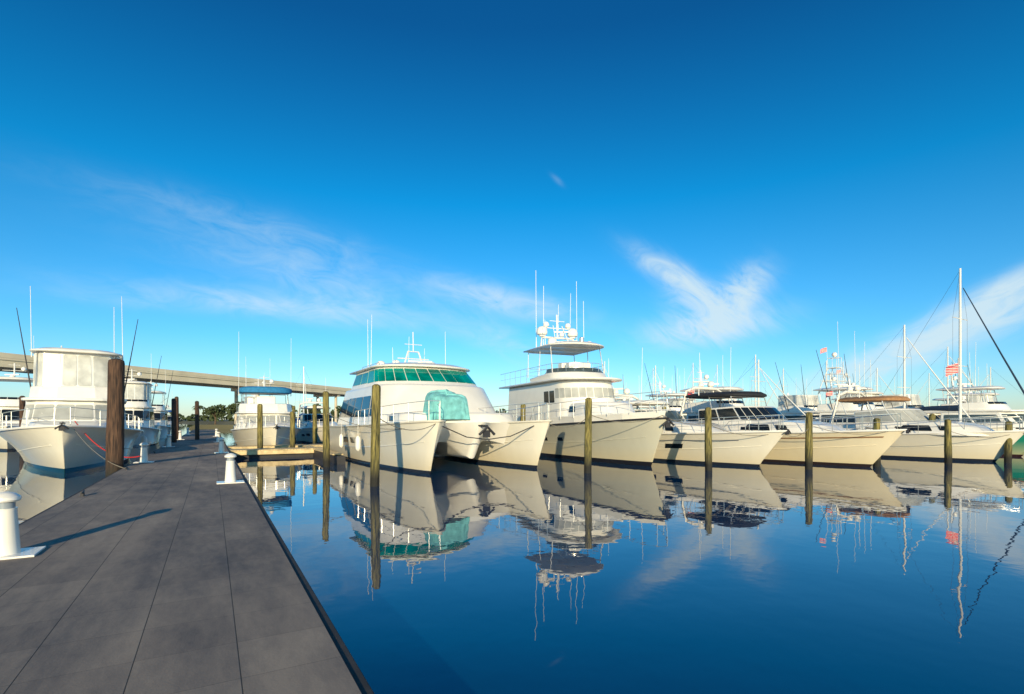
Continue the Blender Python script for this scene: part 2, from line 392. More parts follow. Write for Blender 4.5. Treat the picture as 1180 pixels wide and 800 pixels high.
        mk('flag_staff',tube([(xm-.36,-.4,zz+.8),(xm-.4,-.4,zz+1.7)],.015,5),ALU,R); flag(R,xm-.41,-.4,zz+1.68,.55,.36)
    rail(R,H,.52,.985,.62,.12,14 if detail else 8)
    if detail:
        anchor(R,L/2-.02,0,dz(L/2)+.06,.9)
        mk('cleat',merge([box(L/2-.9,.0,dz(L/2)+.06,.3,.05,.04),box(L/2-.9,0,dz(L/2)+.02,.1,.06,.08)]),STEEL,R)
        for sd in(1,-1):
            mk('grab_rail',tube([(xf-1.4,sd*w*.66,dz(xf)+.5),(xf-1.3,sd*w*.66,dz(xf)+.62),(xf+.1,sd*w*.58,dz(xf)+.6),(xf+.2,sd*w*.58,dz(xf)+.42)],.014,5),STEEL,R,smooth=True)
    mk('cockpit_bulwark',merge([box(-L/2+.12,0,Fs+.16,.1,B*.86,.4)]+[box(-L/2+L*.12,sd*B*.44,Fs+.14,L*.22,.08,.36) for sd in(1,-1)]),WHITE,R,bevel=.02)
    return R,H
def express_boat(kind,label,cat,loc,rz,L,B,Fb,Fs,rake,hm,xf,topmat=None,ants=((-.5,1,3),),hullwin=True,arch=True,detail=True,group=None,glass=None,rubm=None,low=0.0,hk={}):
    R=empty(kind,loc,rz,label,cat,group)
    kk=dict(e=1.5); kk.update(hk)
    H=hull(R,L,B,Fb,Fs,rake,hm,rubmat=rubm,spray=detail,**kk)
    w=B/2*.8; dzm=Fs+(Fb-Fs)*((xf+L/2)/L)**1.9; zb=dzm-.12
    fl=min(L*.2,L/2-xf-.9)
    house(R,'coachroof',rnd(xf-2.5,xf+.6,xf+fl,w,w*.15,5),rnd(xf-2.5,xf+.1,xf+fl-.7,w*.8,w*.12,5),zb,[dzm+.62,dzm+.6,dzm+.57,dzm+.5,dzm+.42,dzm+.36,dzm+.32],WHITE,[(0,.35,.9,.3,.7,GLASS),(1,.1,.9,.35,.7,GLASS)],bevel=.07,smooth=True)
    z1=dzm+.5-low*.4; z2=z1+.85; xb=xf-L*.28
    wn=[(0,.04,.5,.5,.93),(0,.54,.97,.5,.93)]+[(k,.04,.96,.48,.94) for k in(1,2,3,4)]+[('F',.03,.97,.48,.94)]
    house(R,'windscreen_frame',rnd(xb,xf-1.0,xf+.25,w*.93,w*.2,4),rnd(xb-.2,xf-2.1,xf-1.25,w*.82,w*.17,4),z1-.55,[z2-.12]+[z2]*5,WHITE,wn,glass or GLASS,smooth=True)
    zt=z2+.55-low
    tm=topmat or WHITE
    to=rnd(xb-1.2,xf-2.6,xf-1.7,w*.86,w*.2,4)
    slab(R,'hardtop' if tm in(WHITE,CREAM) else 'bimini_top',to,zt,.07 if tm in(WHITE,CREAM) else .12,tm,crown=.14,smooth=True)
    for xa in (xb-.9,xb+.5,xf-2.3): mk('hardtop_frame',tube([(xa+.25,w*.8,z2-.3),(xa,w*.78,zt-.03),(xa,-w*.78,zt-.03),(xa+.25,-w*.8,z2-.3)],.026,6),STEEL,R,smooth=True)
    if arch:
        mk('radar_arch',tube([(xb-1.4,-w*.95,z1),(xb-1.0,-w*.8,zt+.4),(xb-.95,-w*.5,zt+.6),(xb-.95,w*.5,zt+.6),(xb-1.0,w*.8,zt+.4),(xb-1.4,w*.95,z1)],.09,8),WHITE,R,smooth=True)
        dome(R,xb-.95,.5,zt+.68,.2); scanner(R,xb-.95,-.35,zt+.68,.9,.6)
    for ax,ay,ah in ants: antenna(R,xb+ax,ay*w*.7,zt+.1,ah)
    rail(R,H,.5,.985,.6,.1,14 if detail else 8)
    if hullwin:
        for sd in(1,-1):
            hull_patch(H,'hull_window',.54,.61,.60,.72,GLASS,sd); hull_patch(H,'hull_window',.65,.72,.61,.73,GLASS,sd)
            hull_patch(H,'hull_stripe',.05,.9,.80,.825,GREYP,sd,.012,20)
    if detail:
        anchor(R,L/2-.02,0,Fb+.06,.8)
        for sd in (1,-1): fender(R,-1.0,sd*(B/2+.1),Fs+.5,.5)
        mk('flag_staff',tube([(xb-2.4,w*.6,dzm),(xb-2.7,w*.6,dzm+2.6)],.015,5),ALU,R)
        flag(R,xb-2.72,w*.6,dzm+2.55,.45,.3)
    return R,H
def sailboat(label,loc,rz,L,B,Fb,Fs,hm,mh,cover=None,group=None,fl=False,jibmat=None):
    R=empty('sailboat',loc,rz,label,'sailboat',group)
    H=hull(R,L,B,Fb,Fs,1.3,hm,tf=.35,pd=2.0,wlw=.75,rubmat=TEAK,spray=False)
    w=B*.3
    house(R,'cabin',[(-L*.2,w),(L*.1,w),(L*.24,w*.45)],[(-L*.2,w*.85),(L*.08,w*.82),(L*.21,w*.35)],Fs-.05,[Fs+.6,Fs+.5,Fs+.42],WHITE,[(0,.08,.3,.4,.8),(0,.36,.6,.4,.8),(0,.66,.92,.4,.8)])
    xm=L*.1
    M=mk('mast',tube([(xm,0,Fs),(xm,0,Fs+mh)],(.085,.06),8),ALU,R,smooth=True)
    for f in(.42,.7): mk('spreader',tube([(xm,-w*1.0,Fs+mh*f),(xm,w*1.0,Fs+mh*f)],.025,5),ALU,M)
    mk('boom',tube([(xm,0,Fs+1.5),(-L*.3,0,Fs+1.45)],.06,7),ALU,R,smooth=True)
    mk('furled_sail',tube([(xm-.05,0,Fs+1.72),(xm-L*.15,0,Fs+1.74),(-L*.29,0,Fs+1.6)],(.2,.09),8),cover or SAILC,R,smooth=True)
    top=(xm,0,Fs+mh-.1)
    g=[tube([top,(-L/2+.1,0,Fs)],.007,4)]
    for sd in(1,-1):
        g.append(tube([top,(xm,sd*w*1.0,Fs+mh*.7),(xm,sd*w*1.0,Fs+mh*.42),(xm-.1,sd*B*.46,Fs)],.006,4))
    mk('rigging',merge(g),DARK,R)
    mk('furled_jib',tube([(xm+.15,0,Fs+mh*.88),(xm+(L/2-xm)*.5,0,Fs+mh*.46),(L/2-.15,0,Fb+.2)],(.025,.06),7),jibmat or WHITE,R,smooth=True)
    rail(R,H,.05,.985,.6,.08,16)
    house(R,'spray_hood',[(-L*.27,w*.9),(-L*.16,w*.8)],[(-L*.27,w*.8),(-L*.2,w*.65)],Fs+.5,Fs+1.25,cover or SAILC,[(0,.2,.8,.3,.8,VINYL)],bevel=.08)
    if fl: flag(R,xm-.05,-.12,Fs+4.5,.8,.6)
    return R,H
# ---- A: sportfisher beside the dock
hx,hy=math.cos(math.radians(-53)),math.sin(math.radians(-53))
R,H=flybridge_boat('fishing_yacht','white sportfishing yacht with canvas enclosed flybridge beside the dock','boat',(-17.0-hx*7.4,19.7-hy*7.4,0),math.radians(-53),15.6,5.3,1.9,1.35,1.2,H_T,1.8,ch=1.65,fly='enclosed',top=True,ants=((-.2,1.5,3.6),(-.2,-1.5,3.6),(.8,1.2,2.8)),mast=False,clen=5.8,outrig=True,hk=dict(pd=2.6,pw=1.6,e=1.8,wlw=.80,q=.8,qw=1.0,tf=.5),glassF=COVER,fh=2.35,ww=.78,facet=True)
for k in (.3,.42): 
    p=H.sheer(k,1); fender(R,p.x,p.y+.14,p.z+.1,.55)
scanner(R,-4.0,0,5.65,1.0,.8); dome(R,-4.6,.8,5.65,.2)
# ---- catamaran
cat=empty('catamaran',D(9.75,25.5,0),HEAD,'large white power catamaran with green tinted windscreen at its mooring','catamaran')
CH=[]
for sd in(1,-1):
    h=hull(cat,15,2.75,2.08,1.75,1.05,H_W,yoff=sd*2.45,tf=.52,pd=2.3,pw=1.8,e=1.5,wlw=.72,rubmat=CREAM,q=.66,qw=.8)
    h.cy=sd*2.45; CH.append(h)
    hull_patch(h,'hull_window',.30,.38,.62,.74,GLASS,sd); hull_patch(h,'hull_window',.42,.50,.62,.74,GLASS,sd)
V=[];F=[];NX=18;NY=36
def bf(y): return 5.2+1.1*(abs(y)/2.2)**2.5+.95*math.exp(-(y/.6)**2)
for lay in(0,1):
    for i in range(NX+1):
        f=i/NX
        for j in range(NY+1):
            y=-2.2+4.4*j/NY
            x=-7.3+(bf(y)+7.3-(1.0 if lay==0 else 0))*f
            t=(x+7.5)/15; zt=1.75+.33*max(0,t)**1.9-.02
            z=zt if lay else 1.2-.78*math.exp(-(y/.55)**2)*min(1,.3+f)-.5*(abs(y)/2.2)**4
            V.append((x,y,z))
W=NY+1;O=(NX+1)*W
for lay in(0,1):
    for i in range(NX):
        for j in range(NY):
            a=lay*O+i*W+j; F.append((a,a+1,a+W+1,a+W))
for j in range(NY):
    a=NX*W+j; F.append((a,a+1,O+a+1,O+a)); F.append((j,j+1,O+j+1,O+j))
for i in range(NX):
    a=i*W; F.append((a,a+W,O+a+W,O+a)); a+=NY; F.append((a,a+W,O+a+W,O+a))
mk('bridge_deck',(V,F),WHITE,cat,smooth=True)
house(cat,'foredeck_trunk',rnd(0,3.6,5.3,2.9,.6,6,.8),rnd(0,3.4,5.0,2.75,.55,6,.8),1.85,2.42,WHITE,[(0,.4,.9,.35,.75,GLASS)],bevel=.1,smooth=True)
house(cat,'saloon',rnd(-6.2,.9,4.1,3.4,.7,7,.8),rnd(-6.0,.1,2.0,2.9,.5,7,.85),1.72,3.82,WHITE,[(0,.03,.26,.25,.72),(0,.28,.50,.25,.74),(0,.52,.74,.25,.74),(0,.76,.98,.25,.74),(1,.1,.9,.27,.70)],bevel=.15,smooth=True)
wn=[(0,.05,.40,.25,.85,GREEN),(0,.43,.70,.25,.85,GREEN),(0,.73,.98,.22,.88,GREEN)]+[(k,.025,.975,.22,.88,GREEN) for k in(1,2,3,4,5,6)]+[('F',.04,.96,.22,.88,GREEN)]
house(cat,'pilothouse',rnd(-5.2,-.1,1.85,2.8,.35,6),rnd(-4.9,-1.1,.4,2.5,.32,6),3.76,4.78,WHITE,wn,bevel=.03,wname='windscreen_pane',smooth=True)
slab(cat,'pilothouse_roof',rnd(-5.9,-1.0,.75,2.72,.35,6),4.77,.08,WHITE,crown=.14,smooth=True)
g=[tube([(-2.3,-.6,4.95),(-2.4,-.3,5.9),(-2.4,.3,5.9),(-2.3,.6,4.95)],.05,7),tube([(-2.4,0,5.9),(-2.45,0,7.0)],.03,6),tube([(-2.4,-.5,6.3),(-2.4,.5,6.3)],.02,5),tube([(-2.4,-.9,5.5),(-2.4,.9,5.5)],.03,5)]
mk('mast',merge(g),ALU,cat,smooth=True)
scanner(cat,-1.6,.1,4.98,1.3,1.3); dome(cat,-2.5,.95,4.97,.24); dome(cat,-2.5,-.95,4.97,.24); dome(cat,-3.5,1.5,4.95,.32); dome(cat,-3.5,-1.5,4.95,.26)
for x,y,h in ((-3.0,-2.2,3.0),(-3.4,-2.25,2.8),(-2.8,2.1,2.4),(-1.6,-1.4,1.1),(-3.9,1.2,1.5),(-4.4,.4,2.2)): antenna(cat,x,y,4.85,h)
mk('hatch',box(5.6,-2.5,2.02,.6,.6,.08),GREYP,cat,bevel=.02); mk('hatch',box(5.6,2.5,2.02,.6,.6,.08),GREYP,cat,bevel=.02)
anchor(cat,6.4,0,1.85,1.6)
mk('anchor_bridle',tube([(6.9,-2.2,1.9),(6.75,-1,1.42),(6.6,0,1.3),(6.75,1,1.42),(6.9,2.2,1.9)],.022,6),DARK,cat)
for h in CH: rail(cat,h,.45,.97,.68,.16,14,mid=True)
for sd in(1,-1): mk('roof_rail',tube([(-4.5,sd*2.3,4.88),(-4.4,sd*2.3,5.08),(-1.4,sd*2.2,5.08),(-1.3,sd*2.2,4.88)],.018,5),STEEL,cat,smooth=True)
for xx in (-2,1.5): fender(cat,xx,-3.98,2.0,.7)
# covered tender on foredeck
t=empty('covered_tender',D(8.7,20.7,2.42),HEAD+.1,'small tender under turquoise draped canvas on the catamaran foredeck','boat cover')
V=[];F=[];n=96
prof=[(-.35,1.06),(0,1.01),(.12,1.0),(.35,.97),(.6,.93),(.72,.86),(.8,.7),(.84,.4),(.85,.03)]
for (z,k) in prof:
    for i in range(n):
        a=2*math.pi*i/n; c,s=math.cos(a),math.sin(a)
        sx=math.copysign(abs(c)**.4,c)*.6; sy=math.copysign(abs(s)**.4,s)*.88
        fo=max(0,1-z/.8)
        pl=1+.035*fo*math.sin(i*2*math.pi/4.0+math.sin(i*.4))+.012*math.sin(a*5+z*2)
        V.append((sx*k*pl,sy*k*pl,z*(1-.16*c)+.02*math.sin(a*7)*(1 if z>.6 else 0)))
m=len(prof)
for i in range(m-1):
    for j in range(n):
        a=i*n+j;b=i*n+(j+1)%n;F.append((a,b,b+n,a+n))
F.append(tuple(range((m-1)*n,m*n)))
mk('canvas_cover',(V,F),TURQ,t,smooth=True)
# ---- expedition yacht
yl=18.6
rzY=math.radians(-68); hx,hy=math.cos(rzY),math.sin(rzY)
Y=empty('motor_yacht',(6.7-hx*9.3,22.5-hy*9.3,0),rzY,'tall grey-hulled expedition yacht with white flybridge and radar mast','yacht')
H=hull(Y,yl,5.0,2.2,1.6,1.2,H_G,pd=2.6,pw=1.8,e=1.9,tf=.45,rubmat=DARK,q=.8,qw=.9)
for sd in(1,-1):
    for t0 in (.5,.58,.66): hull_patch(H,'porthole',t0,t0+.025,.62,.7,GLASS,sd,.02,3)
house(Y,'foredeck_bulwark',[(2.0,2.25),(4.6,1.95),(7.4,1.0),(8.9,.15)],[(2.0,2.3),(4.6,2.02),(7.5,1.07),(9.05,.16)],[1.85,1.95,2.05,2.12],[2.25,2.3,2.4,2.5],WHITE,bevel=.03)
house(Y,'trunk_cabin',rnd(2.0,4.6,6.3,1.55,.2,5),rnd(2.0,4.2,5.5,1.4,.2,5),2.1,3.0,WHITE,[(0,.3,.75,.45,.8)],bevel=.12,smooth=True)
o=1.8
gw=[(0,.80,.88,.55,.8),(0,.90,.98,.55,.8)]+[(k,.05,.95,.64,.84,COVER) for k in(1,2,3,4,5,6)]+[('F',.05,.95,.64,.84,COVER)]
house(Y,'deckhouse',rnd(-5.,.6+o,2.4+o,1.8,.3,6),rnd(-5.,.1+o,1.7+o,1.7,.28,6),1.6,4.25,WHITE,gw,bevel=.1,smooth=True)
slab(Y,'boat_deck',rnd(-6.0,.5+o,2.4+o,2.05,.35,6),4.24,.1,WHITE,crown=.03,smooth=True)
house(Y,'flybridge_coaming',rnd(-3.2+o,-.4+o,1.3+o,1.7,.3,6),rnd(-3.2+o,-.7+o,.9+o,1.78,.3,6),4.35,[4.6]+[4.75]*7,WHITE,[],bevel=.06,smooth=True)
house(Y,'venturi_screen',rnd(-1.2+o,-.7+o,.9+o,1.72,.28,6),rnd(-1.2+o,-.95+o,.6+o,1.64,.28,6),4.73,[4.75]+[5.0]*7,GLASS2,[],bevel=.01,smooth=True)
outline_rail(Y,rnd(-3.3+o,-.9+o,.8+o,1.72,.3,5),4.7,.55,'flybridge_rail')
mk('helm_console',merge([box(-.3+o,0,4.9,.5,1.4,.9),box(-1.1+o,.5,4.85,.5,.5,1.1),box(-1.1+o,-.5,4.85,.5,.5,1.1)]),WHITE,Y,bevel=.06)
outline_rail(Y,[(-5.9,1.95),(-3.2+o,1.95)],4.36,.85,'boat_deck_rail')
slab(Y,'hardtop',rnd(-4.0+o,-.8+o,.6+o,1.85,.3,6),6.3,.07,WHITE,crown=.12,smooth=True)
for xa,xc in ((-3.6,-3.7),(-2.0,-2.0),(-.2,-.6)): mk('hardtop_frame',tube([(xa+o,1.68,4.7),(xc+o,1.6,6.26),(xc+o,-1.6,6.26),(xa+o,-1.68,4.7)],.035,6),ALU,Y,smooth=True)
xo=-2.9+o; zo=0.0
mk('radar_arch',merge([tube([(xo+.3,-1.3,6.35+zo),(xo,-1.05,7.15+zo),(xo,1.05,7.15+zo),(xo+.3,1.3,6.35+zo)],.07,8),tube([(xo,0,7.15+zo),(xo-.1,0,8.6+zo)],.05,7),tube([(xo-.05,-.8,7.75+zo),(xo-.05,.8,7.75+zo)],.03,6),tube([(xo-.05,-.5,8.2+zo),(xo-.05,.5,8.2+zo)],.02,6),tube([(xo+.9,-.5,6.4),(xo,-.3,7.9)],.025,5),tube([(xo+.9,.5,6.4),(xo,.3,7.9)],.025,5)]),WHITE,Y,smooth=True)
dome(Y,xo,1.05,7.2+zo,.34); dome(Y,xo,-1.05,7.2+zo,.34); dome(Y,xo-.05,-.75,7.78+zo,.19); dome(Y,xo-.05,.75,7.78+zo,.19); scanner(Y,xo+.9,0,6.5+zo,1.6,.9); scanner(Y,xo,.3,7.25+zo,1.0,1.2); dome(Y,.7,1.2,6.42,.2); dome(Y,.4,-1.1,6.42,.28)
mk('searchlight',lathe([(.06,0),(.06,.08),(.14,.1),(.14,.3),(.05,.36)],10,(1.9,0,6.42)),STEEL,Y,smooth=True)
for x,y,h in ((-3.4,-1.2,5.0),(-3.0,-.9,4.0),(-4.1,1.5,4.0),(-3.4,1.65,4.6),(-3.3,.25,3.0),(-2.6,1.7,3.2),(-1.5,-1.5,1.6)): antenna(Y,x+o,y,6.32,h,r=.022)
rail(Y,H,.52,.985,.8,.05,16,dz=.25)
anchor(Y,yl/2-.05,0,2.15,1.3)
# ---- boats 3,4...
BW=dict(q=.8,qw=.9)
express_boat('motor_cruiser','white express cruiser with low white hardtop and dark hull windows','boat',D(21.2,20.2,0),HEAD-.03,14,4.4,1.65,1.3,1.4,H_W,1.2,topmat=WHITE,ants=((-.5,1,3.4),(-.5,-1,2.6)),low=.25,hk=BW,glass=GLASS2)
R,H=express_boat('motor_cruiser','cream hulled express cruiser with black canvas top','boat',D(25.4,18.2,0),HEAD,15,4.6,1.7,1.3,1.4,H_C,2.3,topmat=BLACKC,ants=((-.5,1.3,3),(0,-1.3,2.4)),hullwin=False,hk=BW)
hull_patch(H,'hull_stripe',.1,.97,.84,.87,TEAK,-1,.014,20)
flybridge_boat('motor_cruiser','white flybridge cruiser with low profile at its mooring','boat',D(28.5,19.6,0),HEAD+.03,12.5,4.0,1.6,1.2,1.2,H_W,1.0,ch=1.35,fly='open',top=True,topmat=WHITE,ants=((-.5,1,2.6),(-.8,-1,2.2)),hk=BW,glassF=GLASS2,fh=1.3)
express_boat('motor_cruiser','white open cruiser with tan canvas top','boat',D(33.9,15.6,0),HEAD,12.7,4.3,1.6,1.2,1.2,H_W,3.0,topmat=TANC,ants=((-.5,1,2.5),(0,-1,2)),low=.1,hk=dict(q=.7,qw=.8),glass=COVER,hullwin=False)
sailboat('sailboat with green hull, tall white mast and red striped flag',D(39.8,14.9,0),HEAD,9.8,3.4,1.4,1.1,H_B,10.3,fl=True,jibmat=SAILC)
# ---- boat with blue canopy beside finger dock, boats along dock
flybridge_boat('motor_cruiser','boxy white cabin cruiser with blue canvas top at finger dock','boat',D(3.6,42.2,0),HEAD,12,4.6,1.7,1.3,1.2,H_W,1.9,ch=1.25,fly='open',top=True,topmat=TEALC,ants=((-.3,1.5,4.6),(-.3,-1.5,4.8)),mast=True,fh=1.45,glassF=COVER,facet=True,ww=.88,tth=.34)
flybridge_boat('motor_cruiser','white cruiser with canvas enclosed flybridge beside the dock','boat',D(-6.2,53,0),HEAD,14,4.4,1.8,1.2,1.2,H_W,1,fly='enclosed',top=True,topmat=WHITE,outrig=True,detail=False,ants=((-.3,1.5,3),),glassF=GLASS)
GR='boats moored in the far rows'
flybridge_boat('fishing_yacht','white sportfishing boat moored further along the dock','boat',D(-6.2,70,0),HEAD,13,4.4,1.7,1.2,1.2,H_W,1,fly='open',top=True,outrig=True,detail=False,ants=((-.3,1.5,3),),group=GR)
express_boat('motor_cruiser','white cruiser with navy top moored along the dock','boat',D(-6,86,0),HEAD,12,4,1.6,1.2,1.2,H_N,.5,topmat=BLUEC,detail=False,group=GR)
LF='white flybridge cruiser moored among other boats'; LE='white express cruiser moored among other boats'; LS='sailboat with bare mast moored among other boats'
flybridge_boat('motor_cruiser',LF,'boat',(-37.5,39,0),HEAD+.2,12,4.2,1.7,1.2,1.2,H_W,1,fly='open',top=True,topmat=WHITE,detail=False,group=GR)
flybridge_boat('motor_cruiser',LF,'boat',D(4.5,60),HEAD,12,4.2,1.7,1.2,1.2,H_W,1,fly='open',top=True,topmat=WHITE,detail=False,group=GR)
express_boat('motor_cruiser',LE,'boat',D(8.8,51),HEAD,11.5,3.9,1.6,1.2,1.2,H_W,.5,topmat=WHITE,detail=False,group=GR)
flybridge_boat('fishing_yacht','white fishing boat with outriggers moored in a far row','boat',D(5.5,80),HEAD,13,4.3,1.7,1.2,1.2,H_W,1,fly='enclosed',top=True,outrig=True,detail=False,group=GR)
sailboat(LS,D(-14,74),HEAD,11,3.4,1.4,1.1,H_W,9,group=GR,cover=BLUEC)
sailboat(LS,D(10.5,74),HEAD,11,3.4,1.4,1.1,H_W,8,group=GR,cover=BLUEC)
rows=[(12.6,46,'e'),(17.0,48,'f'),(20.6,46,'s',6.2),(24.2,49,'e'),(29.2,47,'f'),(28.2,38.5,'t'),(33.5,45,'f'),(29.6,41,'s',8.3),(38.0,46,'f'),(42,43,'e'),(46.0,47,'f'),(37.5,37.5,'f'),
 (18,68,'s',8),(26,72,'s',9),(31,68,'f'),(37.5,70,'s',8),(45,66,'s',7.5),(50,64,'f'),(57,68,'s',9),(64,68,'s',8),(24,92,'s',10),(44,92,'s',9),(56,90,'s',11),(72,88,'s',9),(74,84,'f'),
 (14,58,'f'),(21,58,'f'),(34,58,'s',7.5),(41,57,'t'),(47,58,'s',9),(53,56,'f'),(27,60,'s',8.4),(12,72,'s',9),(34,84,'s',10)]
for i,rw in enumerate(rows):
    x,y,k=rw[:3]
    rz=HEAD+(math.pi if (y>60 and i%2) else 0)+random.uniform(-.06,.06)
    if k=='f': flybridge_boat('motor_cruiser',LF,'boat',(x,y,0),rz,12+i%3,4.2,1.6,1.2,1.2,H_W if i%3 else H_C,1,ch=1.5,fly='open' if i%2 else 'enclosed',top=i%4!=0,topmat=[WHITE,WHITE,WHITE,TANC,BLUEC][i%5],detail=False,group=GR,ants=((-.4,1.2,2+i%3),(0,-1.2,3),(.5,.6,2.2)),fh=1.6,glassF=[GLASS,GLASS2][i%2],outrig=(i%3==1))
    elif k=='t': flybridge_boat('fishing_yacht','white fishing boat with slender tuna tower and small red flag','boat',(x,y,0),rz,13,4.5,1.7,1.2,1.2,H_W,1,ch=1.5,fly='open',top=True,tower=True,outrig=True,detail=False,group=GR,ants=((-.2,1.2,5),(-.2,-1.3,5.5),(.6,.8,4)) if i==5 else ((-.2,1.2,3),(-.2,-1.3,3.5)),fh=1.6)
    elif k=='e': express_boat('motor_cruiser',LE,'boat',(x,y,0),rz,11.5+i%2,4,1.6,1.2,1.2,H_W,.5,topmat=[WHITE,BLUEC,WHITE,WHITE][i%4],detail=False,group=GR)
    else: sailboat(LS,(x,y,0),rz,10.5+i%3,3.4,1.4,1.1,[H_W,H_N,H_C][i%3],rw[3],group=GR,cover=[BLUEC,SAILC,TANC][i%3])
# ------------------------------------------------------------------ docks
def dock_mat():
    m,nt,b=nmat('dock_concrete_pavers'); L=nt.links
    tc=nt.nodes.new('ShaderNodeTexCoord'); mp=nt.nodes.new('ShaderNodeMapping'); mp.inputs['Location'].default_value=(-.16,0,0)
    L.new(tc.outputs['Object'],mp.inputs[0])
    br=nt.nodes.new('ShaderNodeTexBrick'); br.offset=0; br.inputs['Scale'].default_value=1; br.inputs['Brick Width'].default_value=.605; br.inputs['Row Height'].default_value=200
    br.inputs['Mortar Size'].default_value=.004; br.inputs['Mortar Smooth'].default_value=.4; br.inputs['Bias'].default_value=0
    br.inputs['Color1'].default_value=(.42,.33,.25,1); br.inputs['Color2'].default_value=(.42,.33,.25,1); br.inputs['Mortar'].default_value=(.13,.105,.08,1)
    L.new(mp.outputs[0],br.inputs['Vector'])
    b2=nt.nodes.new('ShaderNodeTexBrick'); b2.offset=0; b2.inputs['Scale'].default_value=1; b2.inputs['Brick Width'].default_value=.605; b2.inputs['Row Height'].default_value=.605
    b2.inputs['Mortar Size'].default_value=.003; b2.inputs['Bias'].default_value=0
    b2.inputs['Color1'].default_value=(.80,.80,.82,1); b2.inputs['Color2'].default_value=(1,1,1,1); b2.inputs['Mortar'].default_value=(.58,.58,.58,1)
    L.new(mp.outputs[0],b2.inputs['Vector'])
    # long brushed weathering along the walkway plus broad bluish patches painting soft shadow into the colour
    mp2=nt.nodes.new('ShaderNodeMapping'); mp2.inputs['Scale'].default_value=(1.6,.5,1); L.new(tc.outputs['Object'],mp2.inputs[0])
    n=nt.nodes.new('ShaderNodeTexNoise'); n.inputs['Scale'].default_value=.6; n.inputs['Detail'].default_value=10; n.inputs['Roughness'].default_value=.74; L.new(mp2.outputs[0],n.inputs['Vector'])
    r=nt.nodes.new('ShaderNodeValToRGB'); r.color_ramp.elements[0].position=.36; r.color_ramp.elements[1].position=.64; r.color_ramp.elements[0].color=(.34,.37,.44,1); r.color_ramp.elements[1].color=(1,.98,.93,1)
    L.new(n.outputs['Fac'],r.inputs[0])
    mx=nt.nodes.new('ShaderNodeMix'); mx.data_type='RGBA'; mx.blend_type='MULTIPLY'; mx.inputs[0].default_value=1
    my=nt.nodes.new('ShaderNodeMix'); my.data_type='RGBA'; my.blend_type='MULTIPLY'; my.inputs[0].default_value=1
    L.new(br.outputs['Color'],mx.inputs[6]); L.new(r.outputs[0],mx.inputs[7]); L.new(mx.outputs[2],my.inputs[6]); L.new(b2.outputs['Color'],my.inputs[7]); L.new(my.outputs[2],b.inputs['Base Color'])
    b.inputs['Roughness'].default_value=.85
    n2=nt.nodes.new('ShaderNodeTexNoise'); n2.inputs['Scale'].default_value=60; n2.inputs['Detail'].default_value=4; L.new(tc.outputs['Object'],n2.inputs['Vector'])
    ad=nt.nodes.new('ShaderNodeMath'); ad.operation='MULTIPLY_ADD'; ad.inputs[1].default_value=.5; L.new(n2.outputs['Fac'],ad.inputs[0])
    inv=nt.nodes.new('ShaderNodeMath'); inv.operation='SUBTRACT'; inv.inputs[0].default_value=1; L.new(br.outputs['Fac'],inv.inputs[1]); L.new(inv.outputs[0],ad.inputs[2])
    bp=nt.nodes.new('ShaderNodeBump'); bp.inputs['Strength'].default_value=.5; bp.inputs['Distance'].default_value=.006; L.new(ad.outputs[0],bp.inputs['Height']); L.new(bp.outputs[0],b.inputs['Normal'])
    return m
DM=dock_mat()
dock=mk('dock',box(-.88,45,.2,3.28,110,.6),DM,None); dock.rotation_euler=(0,0,A30); dock['kind']='structure'
for xx in (.80,-2.56): mk('edge_fender',box(xx,45,.38,.08,110,.2),pm('edge_timber',(.05,.045,.04),.8,0,.3,4),dock,bevel=.01)
def dockobj(name,geo,mat,label,cat,**k):
    o=mk(name,geo,mat,None,**k); o.rotation_euler=(0,0,A30); tag(o,label,cat); return o
def planks(a0,a1,b0,b1,z,th=.05,along='a',w=.15):
    g=[]
    if along=='a':
        x=a0
        while x<a1: g.append(box(x+w/2,(b0+b1)/2,z-th/2,w-.012,b1-b0,th)); x+=w
    else:
        x=b0
        while x<b1: g.append(box((a0+a1)/2,x+w/2,z-th/2,a1-a0,w-.012,th)); x+=w
    return merge(g)
f=dockobj('finger_dock',planks(.85,5.8,31.6,33.3,.46),WOODL,'weathered pale plank finger dock joined to the main dock','dock')
mk('stringer',box(3.3,31.65,.30,4.9,.08,.2),WOODL,f); mk('dock_float',box(3.3,32.5,.1,4.6,1.3,.3),DARK,f)
f=dockobj('finger_dock',planks(.85,60,35.8,37.4,.46,w=.2),WOODL,'long plank walkway behind the moored yachts','dock')
mk('stringer',box(30,35.86,.34,58,.08,.13),WOODL,f); mk('dock_float',box(30,36.6,.1,58,1.1,.3),DARK,f)
for k,a in enumerate((5.3,14.3,19.3,27.1,34.8)):
    f=dockobj('finger_dock',planks(a-.25,a+.25,24+ (0 if k else 2),35.75,.45,along='b'),WOODL,'narrow plank finger dock between moored yachts','dock')
    mk('dock_float',box(a,30.5,.15,.4,10.4,.44),DARK,f)
def pedestal():
    e=bpy.data.objects.new('power_pedestal',None); COL.objects.link(e)
    mk('base_plate',box(0,0,.0125,.62,.5,.025),WHITE,e,bevel=.006)
    mk('body',lathe([(.135,.025),(.13,.05),(.10,.52),(.105,.56)],20),WHITE,e,smooth=True)
    mk('lamp',lathe([(.085,.56),(.085,.64)],20),pm('frosted_lens',(.3,.34,.38),.3),e,smooth=True)
    mk('cap',lathe([(.125,.64),(.14,.66),(.135,.69),(.09,.73),(.03,.75),(.005,.752)],20),WHITE,e,smooth=True)
    return e
def place_copy(src,loc,rz,label,cat,group):
    n=src.copy(); COL.objects.link(n); n.location=loc; n.rotation_euler=(0,0,rz); tag(n,label,cat,group)
    for c in src.children:
        k=c.copy(); k.parent=n; COL.objects.link(k)
    return n
